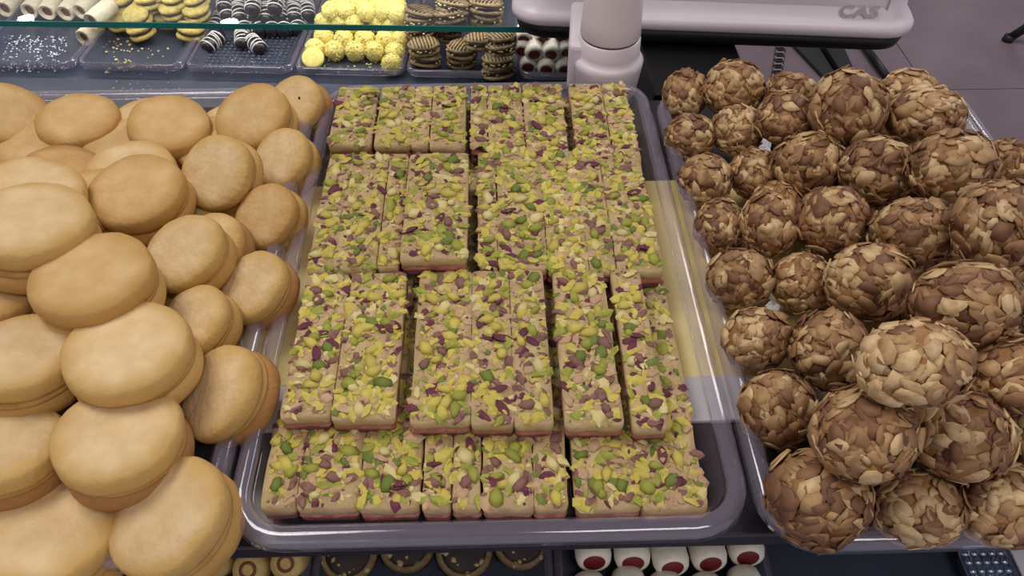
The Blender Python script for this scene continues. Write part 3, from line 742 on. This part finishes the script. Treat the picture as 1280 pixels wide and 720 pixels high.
for ri, y in enumerate((0.2, 0.236, 0.272)):
    for i in range(4):
        place('ringed_roll', 'beige roll with ringed end, %s in the %s near row' % (nth(i, 4), ('front', 'second', 'third')[ri]), 'pastry', 'beige ringed rolls',
              (-0.2195 + i * 0.0246, y + .003 * math.sin(i * 2.2), DZ + 0.031), (0, 0.55, -0.84), 0.0113, [('roll_body', BRB), ('filling_ring', BRR)])
M_darkchoc = mat('chocolate_round', (58, 42, 36), 0.4, (44, 32, 30), 60, bump=0.3)
DC = [lump_disc(s, M_darkchoc, 'chocolate_disc', .5) for s in (21, 22)]
def toppts(rnd):
    a = rnd.uniform(0, 6.28); r = math.sqrt(rnd.random()) * .9; return Vector((r*math.cos(a), r*math.sin(a), .46))
DN = [crumbs_mesh('chopped_nuts', M_nut, 34, toppts, .05, .16, 80 + s) for s in range(3)]
mb = MB(); mb.loops([[(rr*math.cos(2*math.pi*i/24), rr*math.sin(2*math.pi*i/24), z) for i in range(24)] for rr, z in ((.78, .4), (.8, .55), (.95, .5), (1.0, .3))], cap0=False, cap1=False); DR = mb.mesh('cocoa_rim', M_cocoa)
for ri, (y, z) in enumerate(((0.212, .006), (0.262, .006), (0.312, .006))):
    for i in range(4):
        t = thing('nutty_chocolate_round', 'nut-sprinkled dark chocolate round, %s in the %s near row' % (nth(i, 4), ('front', 'second', 'third')[ri]), 'biscuit', 'nutty chocolate rounds', (-0.108 + i * 0.0405, y + .006 * (i % 2) - .008, DZ + z), (R(18), 0, 0)); t.scale = (.0202,) * 3
        link('chocolate_disc', DC[i % 2], t); link('cocoa_rim', DR, t); tag(link('chopped_nuts', DN[(i + ri) % 3], t), kind='stuff')
for ri, (y, z) in enumerate(((0.200, .022), (0.2305, .028), (0.262, .032))):
    for i in range(5):
        place('red_filled_roll', 'white red-ended roll under the tray rim, %s in the %s near row' % (nth(i, 5), ('front', 'second', 'third')[ri]), 'pastry', 'red-filled white rolls under the rim',
              (0.058 + i * 0.0262 + (.004 if ri == 1 else 0), y + .003 * math.sin(i * 1.7 + ri), DZ + z), (0.04 * math.sin(i*2), .96, -.2), 0.0118, [('roll_body', WR), ('red_filling', WRF)])
# dimpled foil tray and white card at the lower right
M_foil = mat('foil', (176, 190, 210), 0.25, metal=0.8)
ft = thing('foil_tray', 'dimpled silver foil tray under the right tray front rim', 'tray', None, (0.337, 0.215, DZ))
mb = MB(); mb.loops([rrect(.030, .055, .006, .001), rrect(.034, .06, .008, .012), rrect(.036, .062, .009, .013)], cap1=False)
o = link('foil_body', mb.mesh('foil_body', M_foil), ft); sm = o.modifiers.new('solid', 'SOLIDIFY'); sm.thickness = .0008
mb = MB()
for i in range(5):
    for j in range(9): mb.lathe([(.003, .0), (.0024, .002), (.0008, .0026)], 8, 0, Matrix.Translation((-.0125 + i*.00625, -.025 + j*.00625, .0118)))
mb.box(-.016, .016, -.029, .029, .010, .0122)
tag(link('dimples', mb.mesh('dimples', M_foil), ft), kind='stuff')
mb = MB(); mb.box(0.358, 0.418, 0.18, 0.25, DZ, DZ + 0.012); single('white_box', mb, mat('white_card', (226, 226, 236), 0.5), 'flat white box at the lower right under the almond tray', 'box', 0.001)

# ------------------------------------------------------------------ scale
sA, sB = at(637, 34, 0.020), at(1147, 53, 0.020)
sdir = (sB - sA); SW = sdir.length; sang = math.atan2(sdir.y, sdir.x)
sc = thing('shop_scale', 'white shop scale with black base and pole, lettered on its back panel', 'scale', None, (sA.x, sA.y, 0.0), (0, 0, sang))
def rfront(w, h, r, y, z0, n=6, inset=0.0):
    return [(p[0], y, p[1]) for p in rrect(w - 2*inset, h - 2*inset, max(r - inset, .002), 0, n, w/2, z0 + h/2)]
SHH = 0.15
mb = MB()   # horizontal rounded footprint, rising with a slight taper
def foot(inset, z, yb=0.0): return [(p[0], p[1], z) for p in rrect(SW - 2*inset, 0.30 - 2*inset, 0.030, 0, 8, SW/2, 0.15 + yb)]
mb.loops([foot(.004, .0200), foot(.0, .0235), foot(.0, .030), foot(.003, .0345), foot(.008, .037), foot(.011, .060), foot(.014, .110), foot(.02, .118)])
link('housing', mb.mesh('housing', M_white), sc)
mb = MB(); mb.loops([foot(.014, .002), foot(.006, .007), foot(.003, .0205)]); bs = tag(link('base', mb.mesh('base', M_black), sc), 'black underside of the scale')
for fx in (0.17, SW - 0.16):
    mb = MB(); mb.lathe([(.008, 0.0), (.009, .001), (.009, .006)], 14); link('rubber_foot', mb.mesh('rubber_foot', M_black), bs, (fx, 0.05, 0.0))
mb = MB(); mb.loops([[(p[0], -.0005 + .0105 + (p[2]-.04)*0.06, p[2]) for p in rfront(SW - .07, .065, .006, 0, .042)], [(p[0], .0098 + (p[2]-.04)*0.06, p[2]) for p in rfront(SW - .075, .060, .005, 0, .0445)]])
mb.v = [(x + .035, y - .0008, z) for x, y, z in mb.v]
bp_ = link('back_panel', mb.mesh('back_panel', M_white), sc)
# lettering
tcu = bpy.data.curves.new('lettering', 'FONT'); tcu.body = 'CAS'; tcu.size = 0.0165; tcu.extrude = 0.0004; tcu.offset = 0.0006; tcu.space_character = 1.1
tob = bpy.data.objects.new('lettering_source', tcu); col.objects.link(tob)
dg = bpy.context.evaluated_depsgraph_get(); tme = bpy.data.meshes.new_from_object(tob.evaluated_get(dg)); bpy.data.objects.remove(tob)
tme.materials.clear(); tme.materials.append(mat('grey_lettering', (212, 203, 206), 0.4, metal=0.2))
lt = tag(link('lettering', tme, bp_), 'grey raised capital letters'); lt.location = (SW - 0.080, 0.0068, 0.0405); lt.rotation_euler = (R(87), 0, 0); lt.scale = (1.15, 1, 1)
# pole and socket, in the scale's frame
pw = at(756, 112, 0.0); inv = (Matrix.Translation((sA.x, sA.y, 0)) @ Matrix.Rotation(sang, 4, 'Z')).inverted(); pl = inv @ pw
T = Matrix.Translation((pl.x, pl.y, 0))
mb = MB(); mb.lathe([(.0270, 0.0), (.0285, .003), (.0318, .030), (.0322, .034), (.0300, .0375), (.0285, .038), (.0278, .0425), (.0275, .055), (.0265, .0565)], 40, 0, T); link('pole_socket', mb.mesh('pole_socket', M_white), sc)
mb = MB(); mb.lathe([(.0255, .056), (.0262, .0575), (.0262, .058)], 40, 0, T); tag(link('seam_ring', mb.mesh('seam_ring', M_black), sc), 'dark seam round the pole')
mb = MB(); mb.lathe([(.0262, .058), (.0270, .060), (.0262, .075), (.0245, .11), (.0235, .30), (.022, .302)], 40, 0, T); link('pole', mb.mesh('pole', M_white), sc)
mb = MB(); mb.box(pl.x - .036, pl.x - .020, pl.y - .012, pl.y + .07, .004, .052); bevel(link('socket_bracket', mb.mesh('socket_bracket', M_white, False), sc), .005)

# ------------------------------------------------------------------ things on the floor
FZ = -0.95
def on_floor(name, px, h, m, label, cat):
    lo = [at(x, y, FZ) for x, y in px]; mb = MB()
    mb.loops([[tuple(p) for p in lo], [(p.x, p.y, FZ + h) for p in lo]]); return single(name, mb, m, label, cat, 0.003)
on_floor('dark_mat', [(1029, 100), (1046, 100), (1016, 52), (984, 52)], 0.012, mat('green_black_rubber', (34, 36, 32), 0.7), 'dark green-black mat on the tiles below the scale', 'mat')
on_floor('black_rail', [(1048, 100), (1064, 96), (1044, 52), (1018, 52)], 0.03, M_black, 'black rail along the dark mat on the tiles', 'rail')
st = thing('ribbed_strip', 'pale ribbed strip with black slats lying on the tiles', 'strip', None, at(974, 80, FZ))
o0 = st.location.copy()
a_, b_ = at(970, 98, FZ) - o0, at(976, 58, FZ) - o0
for i in range(12):
    p = a_.lerp(b_, i / 11); mb = MB(); mb.box(p.x - .013, p.x + .013, p.y - .012, p.y + .012, 0, .01)
    link('slat', mb.mesh('slat', M_black if i % 2 else M_grey, False), st)
def rod(name, pts, r, label, cat):
    mb = MB()
    for a, b in zip(pts[:-1], pts[1:]): mb.tube(a, b, r, r, 12)
    return single(name, mb, M_black, label, cat, smooth=True)
p0, p1 = at(1108, 95, FZ + .012), at(1086, 64, FZ + .012)
rod('floor_bar', [p0, p1 + (p1 - p0) * .5], .012, 'black bar lying on the floor tiles right of the mat', 'bar')
q0 = at(1259, 51, FZ); q1 = at(1300, 24, FZ + .08)
ch = thing('chair_leg', 'black slanted chair leg touching the tiles at the right edge', 'chair leg', None, q0)
mb = MB(); mb.tube((0, 0, .006), q1 - q0 + (q1 - q0) * .6, .014, .014, 12); link('leg_tube', mb.mesh('leg_tube', M_black), ch)
mb = MB(); mb.lathe([(.016, 0), (.018, .004), (.016, .02)], 14); link('leg_cap', mb.mesh('leg_cap', M_black), ch)

# ------------------------------------------------------------------ ceiling downlights (seen as reflections in the glass and the tiles)
M_lamp = emis('lamp', (255, 250, 240), 60)
def mirror_lamp(px, py, plane, r, label):
    P = at(px, py, plane); d = P - CAM; s = (1.975 - plane) / (H - plane)
    loc = Vector((P.x + d.x * s, P.y + d.y * s, 1.978))
    t = thing('downlight', label, 'ceiling lamp', 'ceiling downlights', loc)
    mb = MB(); mb.lathe([(r * 1.25, 0), (r * 1.2, -.012), (r * 1.02, -.014), (r * 1.0, -.004)], 28); link('lamp_ring', mb.mesh('lamp_ring', M_white), t)
    mb = MB(); mb.lathe([(r * .3, -.013), (r, -.0145), (r * .9, -.016)], 24); link('lamp_disc', mb.mesh('lamp_disc', M_lamp), t)
mirror_lamp(287, 31, GZ + .006, .055, 'round ceiling downlight mirrored in the glass over the chocolate fingers')
mirror_lamp(33, 25, GZ + .006, .045, 'round ceiling downlight mirrored in the glass at the far left')
mirror_lamp(1192, 43, FZ, .028, 'small ceiling downlight mirrored in the floor tiles by the scale')
mirror_lamp(1161, 80, FZ, .028, 'small ceiling downlight mirrored in the floor tiles above the balls')
mirror_lamp(1164, 3, FZ, .022, 'small ceiling downlight mirrored in the floor tiles at the top edge')
